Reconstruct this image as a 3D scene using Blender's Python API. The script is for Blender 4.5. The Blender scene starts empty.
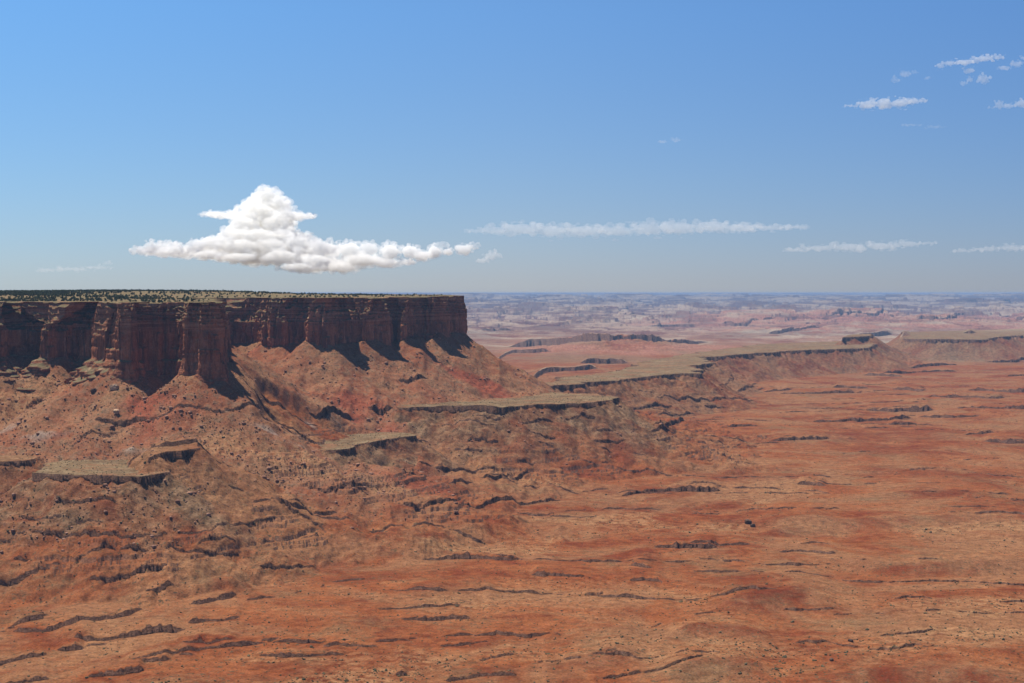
import bpy, bmesh, math, random
import numpy as np
from mathutils import Vector, Matrix
rnd = random.Random(7)
rng = np.random.default_rng(11)
SC = bpy.context.scene
COL = SC.collection
F = 1550.0            # focal length in pixels of a 1024 px wide frame
HY = 293.0            # row of the true horizon
SUN_AZ = math.radians(-54)   # measured from +Y towards +X
SUN_EL = math.radians(68)

# ------------------------------------------------------------------ camera, sky, sun, exposure
cam_data = bpy.data.cameras.new('camera')
cam = bpy.data.objects.new('camera', cam_data)
COL.objects.link(cam)
cam_data.sensor_width = 36.0
cam_data.lens = 36.0 * F / 1024.0
cam_data.shift_y = -(341.5 - HY) / 1024.0
cam_data.clip_start = 1.0
cam_data.clip_end = 400000.0
cam.rotation_euler = (math.radians(90), 0, 0)
SC.camera = cam

world = bpy.data.worlds.new('World')
SC.world = world
world.use_nodes = True
wn, wl = world.node_tree.nodes, world.node_tree.links
bg = wn['Background']
sky = wn.new('ShaderNodeTexSky')
sky.sky_type = 'NISHITA'
sky.sun_disc = False
sky.sun_elevation = SUN_EL
sky.sun_rotation = SUN_AZ
sky.altitude = 1900
sky.air_density = 1.0
sky.dust_density = 0.6
sky.ozone_density = 1.5
# deepen the clear desert blue a little: tint by height above the horizon
tco = wn.new('ShaderNodeTexCoord'); spx = wn.new('ShaderNodeSeparateXYZ')
wl.new(tco.outputs['Generated'], spx.inputs[0])
tint = wn.new('ShaderNodeValToRGB')
el = tint.color_ramp.elements
stops = [(0.0, (.57, .62, .845)), (0.04, (.57, .62, .845)), (0.071 * 4, (.60, .73, .95)), (0.125 * 4, (.62, .82, 1.06)), (0.178 * 4, (.64, .92, 1.19)), (1.0, (.66, .95, 1.2))]
el[0].position, el[0].color = stops[0][0], (*stops[0][1], 1)
el[1].position, el[1].color = stops[-1][0], (*stops[-1][1], 1)
for p_, c_ in stops[1:-1]:
    e_ = el.new(p_); e_.color = (*c_, 1)
mz = wn.new('ShaderNodeMath'); mz.operation = 'MULTIPLY'; mz.use_clamp = True; mz.inputs[1].default_value = 4.0
wl.new(spx.outputs[2], mz.inputs[0]); wl.new(mz.outputs[0], tint.inputs[0])
mxs = wn.new('ShaderNodeMix'); mxs.data_type = 'RGBA'; mxs.blend_type = 'MULTIPLY'; mxs.inputs[0].default_value = 1.0
wl.new(sky.outputs[0], mxs.inputs[6]); wl.new(tint.outputs[0], mxs.inputs[7])
# the half of the sky towards the sun is a little brighter than the half away from it
side = wn.new('ShaderNodeValToRGB')
sm = wn.new('ShaderNodeMapRange'); sm.inputs[1].default_value = -0.36; sm.inputs[2].default_value = 0.36
wl.new(spx.outputs[0], sm.inputs[0]); wl.new(sm.outputs[0], side.inputs[0])
se = side.color_ramp.elements
se[0].position, se[0].color = 0.0, (1.05, 1.14, 1.12, 1)
se[1].position, se[1].color = 1.0, (0.80, 0.83, 0.90, 1)
e_ = se.new(0.5); e_.color = (1, 1, 1, 1)
mx2 = wn.new('ShaderNodeMix'); mx2.data_type = 'RGBA'; mx2.blend_type = 'MULTIPLY'; mx2.inputs[0].default_value = 1.0
wl.new(mxs.outputs[2], mx2.inputs[6]); wl.new(side.outputs[0], mx2.inputs[7])
wl.new(mx2.outputs[2], bg.inputs[0])
bg.inputs[1].default_value = 0.063

sun_data = bpy.data.lights.new('sun', 'SUN')
sun_data.energy = 5.0
sun_data.angle = math.radians(0.53)
sun_data.color = (1.0, 0.95, 0.87)
sun = bpy.data.objects.new('sun', sun_data)
COL.objects.link(sun)
sdir = Vector((math.sin(SUN_AZ) * math.cos(SUN_EL), math.cos(SUN_AZ) * math.cos(SUN_EL), math.sin(SUN_EL)))
sun.rotation_euler = (-sdir).to_track_quat('-Z', 'Y').to_euler()

SC.view_settings.view_transform = 'Standard'
SC.view_settings.look = 'None'
SC.view_settings.gamma = 1.0
SC.view_settings.use_curve_mapping = False
SC.view_settings.exposure = 0.7
SC.render.engine = 'CYCLES'
SC.cycles.max_bounces = 40
SC.cycles.diffuse_bounces = 2
SC.cycles.volume_bounces = 40
SC.cycles.transparent_max_bounces = 16
SC.cycles.use_denoising = True

HAZE_DENSITY = 2.4e-5
HAZE_COLOR = (0.265, 0.435, 0.70)

# ------------------------------------------------------------------ helpers
def tag(o, label, cat=None, group=None, kind=None):
    o['label'] = label
    if cat: o['category'] = cat
    if group: o['group'] = group
    if kind: o['kind'] = kind
    return o

_perm = np.random.default_rng(3).permutation(65536).astype(np.int32)
_ga = (np.random.default_rng(4).random(65536) * 2 * np.pi)
_gx, _gy = np.cos(_ga).astype(np.float32), np.sin(_ga).astype(np.float32)

def gnoise(x, y, seed=0):
    x = np.asarray(x, np.float32); y = np.asarray(y, np.float32)
    xi = np.floor(x); yi = np.floor(y)
    fx = (x - xi).astype(np.float32); fy = (y - yi).astype(np.float32)
    xi = xi.astype(np.int32); yi = yi.astype(np.int32)
    def g(ix, iy, dx, dy):
        h = _perm[(_perm[(ix + seed * 131) & 65535] + iy) & 65535]
        return _gx[h] * dx + _gy[h] * dy
    ux = fx * fx * fx * (fx * (fx * 6 - 15) + 10)
    uy = fy * fy * fy * (fy * (fy * 6 - 15) + 10)
    a = g(xi, yi, fx, fy); b = g(xi + 1, yi, fx - 1, fy)
    c = g(xi, yi + 1, fx, fy - 1); d = g(xi + 1, yi + 1, fx - 1, fy - 1)
    ab = a + (b - a) * ux
    cd = c + (d - c) * ux
    return (ab + (cd - ab) * uy) * 1.5

def fbm(x, y, octaves=5, seed=0, gain=0.5, lac=2.07):
    s = 0.0; a = 1.0; n = 0.0
    for k in range(octaves):
        s = s + a * gnoise(x, y, seed + k * 17); n += a
        x = x * lac + 13.7; y = y * lac - 7.3; a *= gain
    return s / n

def ridged(x, y, octaves=4, seed=0, gain=0.5, lac=2.1):
    s = 0.0; a = 1.0; n = 0.0
    for k in range(octaves):
        s = s + a * (1 - np.abs(gnoise(x, y, seed + k * 17)) * 2); n += a
        x = x * lac + 5.1; y = y * lac + 9.2; a *= gain
    return s / n

def sstep(a, b, x):
    t = np.clip((x - a) / (b - a), 0, 1)
    return t * t * (3 - 2 * t)

def sdf_poly(px, py, poly):
    """signed distance to a closed polygon, negative inside"""
    d2 = np.full(px.shape, 1e12, np.float32)
    inside = np.zeros(px.shape, bool)
    n = len(poly)
    for i in range(n):
        ax, ay = poly[i]; bx, by = poly[(i + 1) % n]
        ex, ey = bx - ax, by - ay
        wx, wy = px - ax, py - ay
        t = np.clip((wx * ex + wy * ey) / (ex * ex + ey * ey + 1e-9), 0, 1)
        dx, dy = wx - t * ex, wy - t * ey
        d2 = np.minimum(d2, dx * dx + dy * dy)
        if ay != by:
            c = ((ay > py) != (by > py)) & (px < ex * (py - ay) / ey + ax)
            inside ^= c
    d = np.sqrt(d2)
    return np.where(inside, -d, d)

def on_level(px, py, z):
    """ground point seen at a picture point, for ground at height z"""
    Y = -z * F / (py - HY)
    return ((px - 512.0) / F * Y, Y)

def grid_mesh(name, co, nr, nc, attrs=None, mask=None):
    idx = np.arange(nr * nc, dtype=np.int32).reshape(nr, nc)
    q = np.stack([idx[:-1, :-1], idx[:-1, 1:], idx[1:, 1:], idx[1:, :-1]], -1).reshape(-1, 4)
    if mask is not None:
        q = q[mask.reshape(-1)]
    return raw_mesh(name, co.reshape(-1, 3), q, attrs)

def raw_mesh(name, co, q, attrs=None):
    me = bpy.data.meshes.new(name)
    k = q.shape[1]
    me.vertices.add(len(co)); me.vertices.foreach_set('co', np.ascontiguousarray(co, np.float32).ravel())
    me.loops.add(q.size); me.loops.foreach_set('vertex_index', np.ascontiguousarray(q, np.int32).ravel())
    me.polygons.add(len(q)); me.polygons.foreach_set('loop_start', np.arange(0, q.size, k, dtype=np.int32))
    me.update(calc_edges=True)
    for an, av in (attrs or {}).items():
        a = me.attributes.new(an, 'FLOAT', 'POINT')
        a.data.foreach_set('value', np.ascontiguousarray(av, np.float32).ravel())
    return me

def link(name, me, mat=None):
    o = bpy.data.objects.new(name, me)
    if mat is not None: me.materials.append(mat)
    COL.objects.link(o)
    return o

# ------------------------------------------------------------------ node helper
class NT:
    def __init__(self, name):
        self.m = bpy.data.materials.new(name); self.m.use_nodes = True
        self.n, self.l = self.m.node_tree.nodes, self.m.node_tree.links
        self.bsdf = self.n['Principled BSDF']
        self.bsdf.inputs['Roughness'].default_value = 1.0
        self.bsdf.inputs['Specular IOR Level'].default_value = 0.0
        self.pos = self.n.new('ShaderNodeNewGeometry').outputs['Position']
    def put(self, sock, v):
        if hasattr(v, 'is_output'): self.l.new(v, sock)
        elif v is not None: sock.default_value = v
    def attr(self, name):
        a = self.n.new('ShaderNodeAttribute'); a.attribute_name = name
        return a.outputs['Fac']
    def scaled(self, s, vec=None):
        m = self.n.new('ShaderNodeVectorMath'); m.operation = 'MULTIPLY'
        self.put(m.inputs[0], vec or self.pos); m.inputs[1].default_value = s
        return m.outputs[0]
    def noise(self, scale, detail=4, rough=0.55, vec=None, dist=0.0):
        t = self.n.new('ShaderNodeTexNoise')
        self.put(t.inputs['Vector'], vec or self.pos)
        t.inputs['Scale'].default_value = scale; t.inputs['Detail'].default_value = detail
        t.inputs['Roughness'].default_value = rough; t.inputs['Distortion'].default_value = dist
        return t.outputs['Fac']
    def ramp(self, fac, a, b, lo=0.0, hi=1.0):
        m = self.n.new('ShaderNodeMapRange'); m.clamp = True; m.interpolation_type = 'SMOOTHSTEP'
        self.put(m.inputs[0], fac)
        m.inputs[1].default_value = a; m.inputs[2].default_value = b
        m.inputs[3].default_value = lo; m.inputs[4].default_value = hi
        return m.outputs[0]
    def math(self, op, a, b=None):
        m = self.n.new('ShaderNodeMath'); m.operation = op
        self.put(m.inputs[0], a)
        if b is not None: self.put(m.inputs[1], b)
        return m.outputs[0]
    def mix(self, fac, a, b, mode='MIX'):
        m = self.n.new('ShaderNodeMix'); m.data_type = 'RGBA'; m.blend_type = mode
        self.put(m.inputs[0], fac)
        for s, v in ((m.inputs[6], a), (m.inputs[7], b)):
            self.put(s, v if hasattr(v, 'is_output') else (*v, 1.0))
        return m.outputs[2]
    def sep(self, vec):
        s = self.n.new('ShaderNodeSeparateXYZ'); self.put(s.inputs[0], vec)
        return s.outputs
    def bump(self, h, strength, distance):
        b = self.n.new('ShaderNodeBump'); b.inputs['Strength'].default_value = strength
        b.inputs['Distance'].default_value = distance
        self.put(b.inputs['Height'], h)
        self.l.new(b.outputs[0], self.bsdf.inputs['Normal'])
    def color(self, c):
        self.put(self.bsdf.inputs['Base Color'], c)
        return self.m

# ------------------------------------------------------------------ materials
def ground_material():
    t = NT('desert_ground')
    big = t.noise(0.0022, 5, 0.6)
    mid = t.noise(0.013, 6, 0.62, dist=0.6)
    fine = t.noise(0.09, 5, 0.65)
    grit = t.noise(0.45, 3, 0.7)
    c = t.mix(t.ramp(big, 0.36, 0.64), (0.285, 0.092, 0.045), (0.355, 0.138, 0.068))
    c = t.mix(t.ramp(mid, 0.40, 0.68), c, (0.43, 0.175, 0.085))
    c = t.mix(t.ramp(mid, 0.47, 0.30, 0, 0.75), c, (0.225, 0.058, 0.032))
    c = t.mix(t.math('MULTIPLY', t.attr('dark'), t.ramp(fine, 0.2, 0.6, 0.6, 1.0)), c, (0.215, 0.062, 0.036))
    # strata bands that follow height
    z = t.sep(t.pos)[2]
    zb = t.math('ADD', z, t.math('MULTIPLY', mid, 14.0))
    wv = t.n.new('ShaderNodeCombineXYZ'); t.put(wv.inputs[2], zb)
    band = t.noise(0.21, 3, 0.7, vec=wv.outputs[0])
    c = t.mix(t.ramp(band, 0.52, 0.66, 0, 0.5), c, (0.40, 0.19, 0.10))
    c = t.mix(t.ramp(band, 0.46, 0.34, 0, 0.55), c, (0.20, 0.060, 0.036))
    c = t.mix(1.0, c, (0.81, 0.69, 0.58), 'MULTIPLY')
    broad = t.noise(0.0042, 6, 0.68, dist=0.8)
    c = t.mix(t.ramp(broad, 0.44, 0.60, 0, 0.62), c, (0.345, 0.185, 0.098))
    c = t.mix(t.ramp(t.noise(0.0075, 6, 0.7), 0.53, 0.68, 0, 0.55), c, (0.215, 0.140, 0.078))
    # talus: tan-orange with grey rubble
    tal = t.mix(t.ramp(mid, 0.38, 0.66), (0.34, 0.130, 0.070), (0.38, 0.195, 0.110))
    tal = t.mix(t.math('MULTIPLY', t.ramp(fine, 0.46, 0.64, 0, 0.9), t.ramp(t.noise(0.009, 4, 0.6), 0.35, 0.6, 0.45, 1.0)), tal, (0.205, 0.130, 0.085))
    tal = t.mix(t.ramp(t.noise(0.16, 3, 0.6), 0.60, 0.68, 0, 0.75), tal, (0.12, 0.075, 0.052))
    tal = t.mix(t.ramp(t.noise(0.006, 3, 0.5), 0.58, 0.70, 0, 0.8), tal, (0.33, 0.085, 0.048))
    c = t.mix(t.attr('talus'), c, tal)
    # pale sand in washes
    pm = t.math('MULTIPLY', t.attr('pale'), t.ramp(fine, 0.30, 0.62))
    c = t.mix(pm, c, (0.40, 0.215, 0.110))
    # grey-green shale benches
    cap = t.mix(t.ramp(mid, 0.35, 0.65), (0.195, 0.130, 0.080), (0.300, 0.215, 0.130))
    cap = t.mix(t.ramp(fine, 0.55, 0.75, 0, 0.7), cap, (0.15, 0.115, 0.07))
    cap = t.mix(t.ramp(t.noise(0.016, 5, 0.68), 0.48, 0.62, 0, 0.7), cap, (0.31, 0.150, 0.085))
    cap = t.mix(t.ramp(t.noise(0.03, 4, 0.7), 0.56, 0.68, 0, 0.7), cap, (0.40, 0.30, 0.19))
    c = t.mix(t.math('MULTIPLY', t.attr('cap'), t.ramp(fine, 0.2, 0.55, 0.72, 1.0)), c, cap)
    apr = t.mix(t.ramp(fine, 0.35, 0.65), (0.20, 0.125, 0.075), (0.285, 0.185, 0.115))
    c = t.mix(t.math('MULTIPLY', t.attr('apron'), t.ramp(mid, 0.32, 0.62, 0.20, 0.88)), c, apr)
    # far white rim and lilac shale
    c = t.mix(t.math('MULTIPLY', t.attr('white'), t.ramp(t.noise(0.004, 6, 0.7), 0.36, 0.60)), c, (0.50, 0.42, 0.32))
    c = t.mix(t.attr('lilac'), c, t.mix(t.ramp(mid, 0.4, 0.6), (0.33, 0.225, 0.185), (0.40, 0.33, 0.28)))
    wood = t.math('MULTIPLY', t.ramp(t.sep(t.pos)[1], 19000, 34000), t.ramp(t.noise(1.0, 6, 0.7, vec=t.scaled((0.0009, 0.0004, 0.004))), 0.22, 0.42))
    c = t.mix(wood, c, (0.055, 0.072, 0.060))
    farf = t.ramp(t.sep(t.pos)[1], 8500, 17000, 0, 0.70)
    c = t.mix(farf, c, t.mix(t.ramp(t.noise(1.0, 6, 0.68, vec=t.scaled((0.0011, 0.0005, 0.012))), 0.44, 0.58), (0.120, 0.060, 0.052), (0.50, 0.38, 0.28)))
    c = t.mix(t.math('MULTIPLY', t.attr('pink'), t.ramp(t.noise(1.0, 6, 0.7, vec=t.scaled((0.003, 0.0009, 0.03))), 0.38, 0.60, 0.05, 0.85)), c, t.mix(t.ramp(fine, 0.4, 0.6), (0.36, 0.135, 0.085), (0.47, 0.23, 0.155)))
    speck = t.math('MULTIPLY', t.ramp(t.noise(0.21, 2, 0.5), 0.60, 0.66), t.ramp(mid, 0.36, 0.60, 0.25, 0.9))
    c = t.mix(speck, c, (0.13, 0.095, 0.058))
    c = t.mix(1.0, c, (0.575, 0.555, 0.510), 'MULTIPLY')
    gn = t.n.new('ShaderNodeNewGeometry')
    face = t.ramp(t.sep(gn.outputs['True Normal'])[2], 0.62, 0.30, 0, 0.85)      # shade painted into the colour: the steeper the face, the darker
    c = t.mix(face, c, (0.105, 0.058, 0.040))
    c = t.mix(1.0, c, t.mix(t.ramp(grit, 0.25, 0.75), (0.66, 0.66, 0.66), (1.32, 1.32, 1.32)), 'MULTIPLY')
    c = t.mix(1.0, c, t.mix(t.ramp(fine, 0.25, 0.75), (0.70, 0.68, 0.67), (1.26, 1.28, 1.29)), 'MULTIPLY')
    t.bump(t.math('ADD', t.math('MULTIPLY', fine, 2.2), grit), 0.55, 2.2)
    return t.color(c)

def cliff_material():
    t = NT('red_sandstone_cliff')
    z = t.sep(t.pos)[2]
    streak = t.noise(1.0, 5, 0.62, vec=t.scaled((0.085, 0.085, 0.010)))
    streak2 = t.noise(1.0, 4, 0.6, vec=t.scaled((0.33, 0.33, 0.03)))
    bed = t.noise(1.0, 4, 0.65, vec=t.scaled((0.006, 0.006, 0.22)))
    blot = t.noise(0.03, 5, 0.6)
    c = t.mix(t.ramp(blot, 0.35, 0.65), (0.20, 0.074, 0.042), (0.33, 0.132, 0.070))
    c = t.mix(t.ramp(streak, 0.44, 0.62, 0, 0.8), c, (0.095, 0.044, 0.034))
    c = t.mix(t.ramp(streak2, 0.55, 0.72, 0, 0.55), c, (0.46, 0.24, 0.15))
    ky = t.mix(t.ramp(bed, 0.38, 0.62), (0.15, 0.060, 0.040), (0.36, 0.185, 0.115))
    c = t.mix(t.ramp(z, -62, -50, 0, 0.75), c, ky)
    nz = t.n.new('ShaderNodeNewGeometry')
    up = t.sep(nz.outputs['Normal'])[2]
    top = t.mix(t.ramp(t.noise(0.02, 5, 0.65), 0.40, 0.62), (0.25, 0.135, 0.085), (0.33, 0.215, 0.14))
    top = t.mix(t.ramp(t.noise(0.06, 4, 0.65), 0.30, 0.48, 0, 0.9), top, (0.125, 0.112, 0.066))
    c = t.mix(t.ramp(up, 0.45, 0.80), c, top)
    fine = t.noise(0.35, 5, 0.65)
    c = t.mix(1.0, c, t.mix(t.ramp(fine, 0.25, 0.75), (0.75, 0.75, 0.75), (1.18, 1.18, 1.18)), 'MULTIPLY')
    c = t.mix(1.0, c, (1.16, 1.08, 0.98), 'MULTIPLY')
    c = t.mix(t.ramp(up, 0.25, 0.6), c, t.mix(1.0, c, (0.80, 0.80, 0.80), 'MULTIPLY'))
    h = t.math('ADD', t.math('ADD', t.math('MULTIPLY', streak, 2.0), bed), fine)
    t.bump(h, 0.6, 3.0)
    return t.color(c)

def plain_material(name, a, b, scale):
    t = NT(name)
    return t.color(t.mix(t.ramp(t.noise(scale, 4, 0.6), 0.35, 0.65), a, b))

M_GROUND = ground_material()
M_CLIFF = cliff_material()
M_ROCK = plain_material('boulder_rock', (0.15, 0.075, 0.050), (0.29, 0.16, 0.105), 0.12)
M_DARK_ROCK = plain_material('dark_rock', (0.060, 0.038, 0.028), (0.11, 0.068, 0.048), 0.3)
M_PALE_ROCK = plain_material('pale_boulder_rock', (0.30, 0.18, 0.11), (0.46, 0.31, 0.20), 0.15)
M_JUNIPER = plain_material('juniper_foliage', (0.045, 0.058, 0.030), (0.095, 0.108, 0.055), 0.25)
M_SCRUB = plain_material('scrub_foliage', (0.050, 0.050, 0.028), (0.115, 0.098, 0.055), 0.3)

# ------------------------------------------------------------------ mesa outline (plan, metres)
OUT = [(-1500, 2700), (-1240, 2560), (-1050, 2480), (-930, 2510), (-868, 2418), (-806, 2408), (-786, 2460), (-752, 2472), (-738, 2428), (-712, 2432), (-700, 2478),
       (-660, 2470), (-632, 2345), (-590, 2322), (-566, 2345), (-556, 2400), (-520, 2405), (-500, 2385),
       (-491, 2305), (-462, 2290), (-441, 2302), (-446, 2360), (-474, 2600), (-520, 2800), (-556, 2955),
       (-535, 3010), (-492, 3005), (-478, 2948), (-440, 2940), (-425, 2970), (-396, 2965), (-384, 2908), (-345, 2908), (-328, 2955), (-296, 2985), (-286, 2965), (-262, 2990), (-228, 3075), (-212, 3045),
       (-178, 3150), (-160, 3128), (-130, 3212), (-103, 3262), (-98, 3300), (-112, 3400), (-170, 3700), (-340, 4200), (-800, 4800), (-1700, 5400),
       (-3200, 5600), (-3200, 2900), (-2200, 2900)]
ZB = -121.0

# ------------------------------------------------------------------ ground grid
ys = [1080.0]
while ys[-1] < 78000:
    y = ys[-1]
    if y < 3300: d = 2.7
    elif y < 7000: d = 2.7 + (y - 3300) * 0.0022
    else: d = 10.8 + (y - 7000) * 0.0036
    ys.append(y + d)
YR = np.array(ys, np.float32)
NC = 1290
U = np.linspace(-0.377, 0.377, NC).astype(np.float32)
PX = U * F + 512.0
NR = len(YR)
Y = np.repeat(YR[:, None], NC, 1)
X = U[None, :] * Y
print('ground grid', NR, NC)

# rolling plain
lvl = np.interp(YR, [1200, 2000, 3200, 4500, 6500, 9000, 12000, 20000, 35000, 60000, 68000, 78000],
                [-338, -330, -314, -310, -314, -345, -372, -345, -165, -66, -40, 16]).astype(np.float32)
Z = np.repeat(lvl[:, None], NC, 1)
near = 1 - sstep(6500, 10000, Y)
n_big = fbm(X / 900, Y / 1100, 5, 1)
n_mid = fbm(X / 260, Y / 330, 5, 21)
n_small = fbm(X / 60, Y / 75, 4, 41)
Z += near * (11 * n_big + 2.4 * n_mid + 0.45 * n_small)
Z += near * 14 * sstep(-50, -900, X) * sstep(1500, 2300, Y)
drain = ridged(X / 420 + 0.4 * n_big, Y / 520, 4, 61)
Z -= near * 3.5 * sstep(0.55, 0.95, drain)
far = sstep(7500, 12500, Y) * (1 - sstep(42000, 60000, Y))
fb1 = fbm(X / 2100, Y / 3600, 6, 71, 0.55)
fb2 = fbm(X / 800, Y / 1500, 6, 91, 0.55)
famp = 0.25 + 1.7 * sstep(11500, 22000, Y)
Z += far * famp * (30 * (sstep(0.02, 0.05, fb1) - 0.5) + 20 * sstep(0.10, 0.13, fb2) + 18 * sstep(-0.12, -0.09, fb2) - 16
            + 24 * sstep(0.22, 0.25, fb1) + 8 * fb2)
vfar = sstep(26000, 45000, Y) * (1 - sstep(66000, 76000, Y))
Z += vfar * 30 * fbm(X / 5000, Y / 9000, 5, 111)

YE = np.zeros_like(Z)          # exact lip position where a bed breaks off
cap = np.zeros_like(Z); apron = np.zeros_like(Z); talus = np.zeros_like(Z)
dark = np.zeros_like(Z); pale = np.zeros_like(Z); white = np.zeros_like(Z); lilac = np.zeros_like(Z); pink = np.zeros_like(Z)

def rows_for(y0, y1):
    return slice(int(np.searchsorted(YR, y0)), int(np.searchsorted(YR, y1)))

def add_cap(poly, zc, rim, rag=14.0, colour=1.0, tilt=0.0, reach=1100, carve=None):
    yy = [p[1] for p in poly]
    drop = zc - rim + 365.0; slen = drop / 0.62      # every rubble apron runs out below the plain
    us = [p[0] / p[1] for p in poly]; mu = 650.0 / min(yy)
    s = (rows_for(min(yy) - reach, max(yy) + 500), slice(int(np.searchsorted(U, min(us) - mu)), int(np.searchsorted(U, max(us) + mu))))
    x, y = X[s], Y[s]
    d = sdf_poly(x, y, poly)
    sc = max(1.0, np.mean(yy) / 2600.0)
    d = d + (rag * fbm(x / (70 * sc), y / (70 * sc), 5, 131) * 1.8 + rag * 0.45 * fbm(x / 17, y / 17, 3, 151)) * np.exp(-np.maximum(d, 0) / (45 * sc))
    gul = ridged(x / (55 * sc), y / (160 * sc), 3, 171)
    dd = np.maximum(d, 0)
    h = zc + tilt * (y - min(yy)) - rim * (d > 0) * np.clip(0.75 + 1.7 * fbm(x / (45 * sc), y / (45 * sc), 4, 191), 0.05, 1.45) \
        - 0.09 * dd - drop * (1 - np.exp(-dd / slen)) * (1 + 0.09 * (gul - 0.3) * np.clip(dd / 40, 0, 1)) + np.where(d < 0, 1.6 * fbm(x / 34, y / 34, 4, 7), 0)
    z = Z[s]
    if carve is not None:            # the slope behind is cut back to the bench it stands on
        pxs, pyf, pyb = carve
        px_ = 512 + F * x / y; v = HY - zc * F / y
        f_ = np.interp(px_, pxs, pyf); b_ = np.interp(px_, pxs, pyb)
        w = sstep(pxs[0] - 8, pxs[0] + 4, px_) * sstep(pxs[-1] + 8, pxs[-1] - 4, px_)
        t_ = (f_ - v) / np.maximum(f_ - b_, 1)
        yf_ = -zc * F / np.maximum(f_ - HY, 5)
        w = w * sstep(1.08, 0.88, t_) * sstep(190, 60, yf_ - y)
        z = np.where(z > h, np.maximum(h, z - 22 * w), z)
        talus[s] *= 1 - 0.9 * w * (d < 0)
    win = h >= z - 0.05
    Z[s] = np.where(win, h, z)
    e_ = (d[:-1] > 0) & (d[1:] <= 0) & win[1:]
    fr_ = d[:-1] / np.maximum(d[:-1] - d[1:], 1e-3)
    yes = YE[s]
    yes[1:][e_] = (y[:-1] + fr_ * (y[1:] - y[:-1]))[e_]
    c = colour * (d <= 0.5) * win
    cap[s] = np.maximum(cap[s] * (1 - win), c)
    a = colour * (0.6 if sc > 1.4 else 1.0) * sstep(0, 4, d) * (1 - sstep(35 * sc, 150 * sc, d + 80 * sc * fbm(x / 50, y / 90, 3, 211))) * win
    apron[s] = np.maximum(apron[s] * (1 - win), a)
    talus[s] *= (1 - win * (d > -1)) 
    return d

def P(pts, z):
    return [on_level(px, py, z) for px, py in pts]

# apron of rubble below the mesa
s = rows_for(1300, 6500)
x, y = X[s], Y[s]
dm = sdf_poly(x, y, OUT)
fill = 26 * np.exp(-((x + 420) / 90) ** 2 - ((y - 2680) / 210) ** 2)
gul = ridged(x / 75 + 0.3 * fbm(x / 200, y / 200, 3, 233), y / 420, 4, 231)
dd = np.maximum(dm, 0)
dd = dd * (1 + 0.17 * fbm(x / 170, y / 170, 3, 251))
lift = 17 * sstep(-640, -700, x) * sstep(2700, 2600, y) + 22 * sstep(2330, 2720, y) * sstep(-620, -520, x) + 12 * sstep(-320, -120, x) * sstep(2650, 2800, y)
hm = ZB + lift + fill + 12 * fbm(x / 70, y / 70, 3, 263) - 235 * (1 - np.exp(-dd / 305)) - 0.03 * dd - 9 * (1 - gul) * np.clip(dd / 80, 0, 1) \
     + 3.0 * fbm(x / 22, y / 22, 4, 271) * np.clip(dd / 20, 0.3, 1)
win = hm > Z[s]
Z[s] = np.where(win, hm, Z[s])
talus[s] = np.where(win, 1 - sstep(210, 430, dd + 60 * fbm(x / 90, y / 90, 3, 281)), 0)
lil = sstep(0.18, 0.42, fbm(x / 150, y / 60, 4, 291)) * sstep(-186, -196, hm) * sstep(-226, -212, hm) * (dm > 20)
lilac[s] = np.maximum(lilac[s], 0.75 * lil * win)
talus_d = np.full_like(Z, 1e6); talus_d[s] = dm

ZC = -223.0
# the far benches on the right, then the nearer ones
add_cap(P([(903, 338.5), (930, 339.5), (985, 339.5), (1010, 336), (1060, 334), (1160, 334), (1160, 329), (1050, 328), (905, 332)], ZC), ZC, 8.5, 28)
add_cap(P([(548, 386), (575, 384), (591, 382), (637, 378.5), (678, 374.5), (697, 374), (700, 369), (690, 366), (712, 363), (700, 357), (722, 356), (760, 353), (806, 350), (871, 348),
           (874, 343), (840, 341), (760, 344), (700, 352), (668, 357), (640, 362), (624, 370), (560, 377)], ZC), ZC, 8.5, 26)
add_cap(P([(841, 344.5), (858, 343.5), (872, 342.5), (872, 340), (850, 341)], ZC + 2), ZC + 32, 18, 8, reach=500)
zc1 = -205.0
add_cap(P([(396, 409), (440, 407), (470, 408.5), (500, 408), (535, 406), (568, 404), (600, 402.5), (617, 400.5), (619, 397), (590, 394), (548, 392), (520, 384), (470, 380), (400, 390)], zc1), zc1, 8, 13)
zc2 = -240.0
add_cap(P([(240, 445.5), (290, 448), (336, 450.5), (347, 449), (360, 444.5), (413, 438.5), (414, 435.5), (380, 433), (300, 436), (255, 440)], zc2), zc2, 8, 10, carve=([262, 300, 345, 362, 412], [446.5, 448.5, 450, 445, 438.5], [440, 437, 434, 433.5, 434.5]))
zc3 = -223.0
add_cap(P([(33, 473.5), (60, 475.5), (100, 477.5), (140, 477), (172, 473), (173, 469), (150, 462), (130, 459.5), (60, 460), (44, 464)], zc3), zc3, 7.5, 8, carve=([33, 60, 100, 140, 172], [474, 475.5, 477.5, 477, 472], [466, 460.5, 460, 460.5, 467]))
add_cap(P([(150, 457.5), (168, 454), (196, 451.5), (198, 447), (150, 449)], -205), -205, 6, 12, 0.3, 0.06)
add_cap(P([(-70, 464), (0, 462.5), (36, 462), (37, 458), (-70, 457)], -218), -218, 6, 12, 0.6, 0.04)
add_cap(P([(-80, 566), (0, 563), (8, 561), (4, 558), (-80, 558)], -312), -312, 7, 7, 0.5, reach=160)

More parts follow.
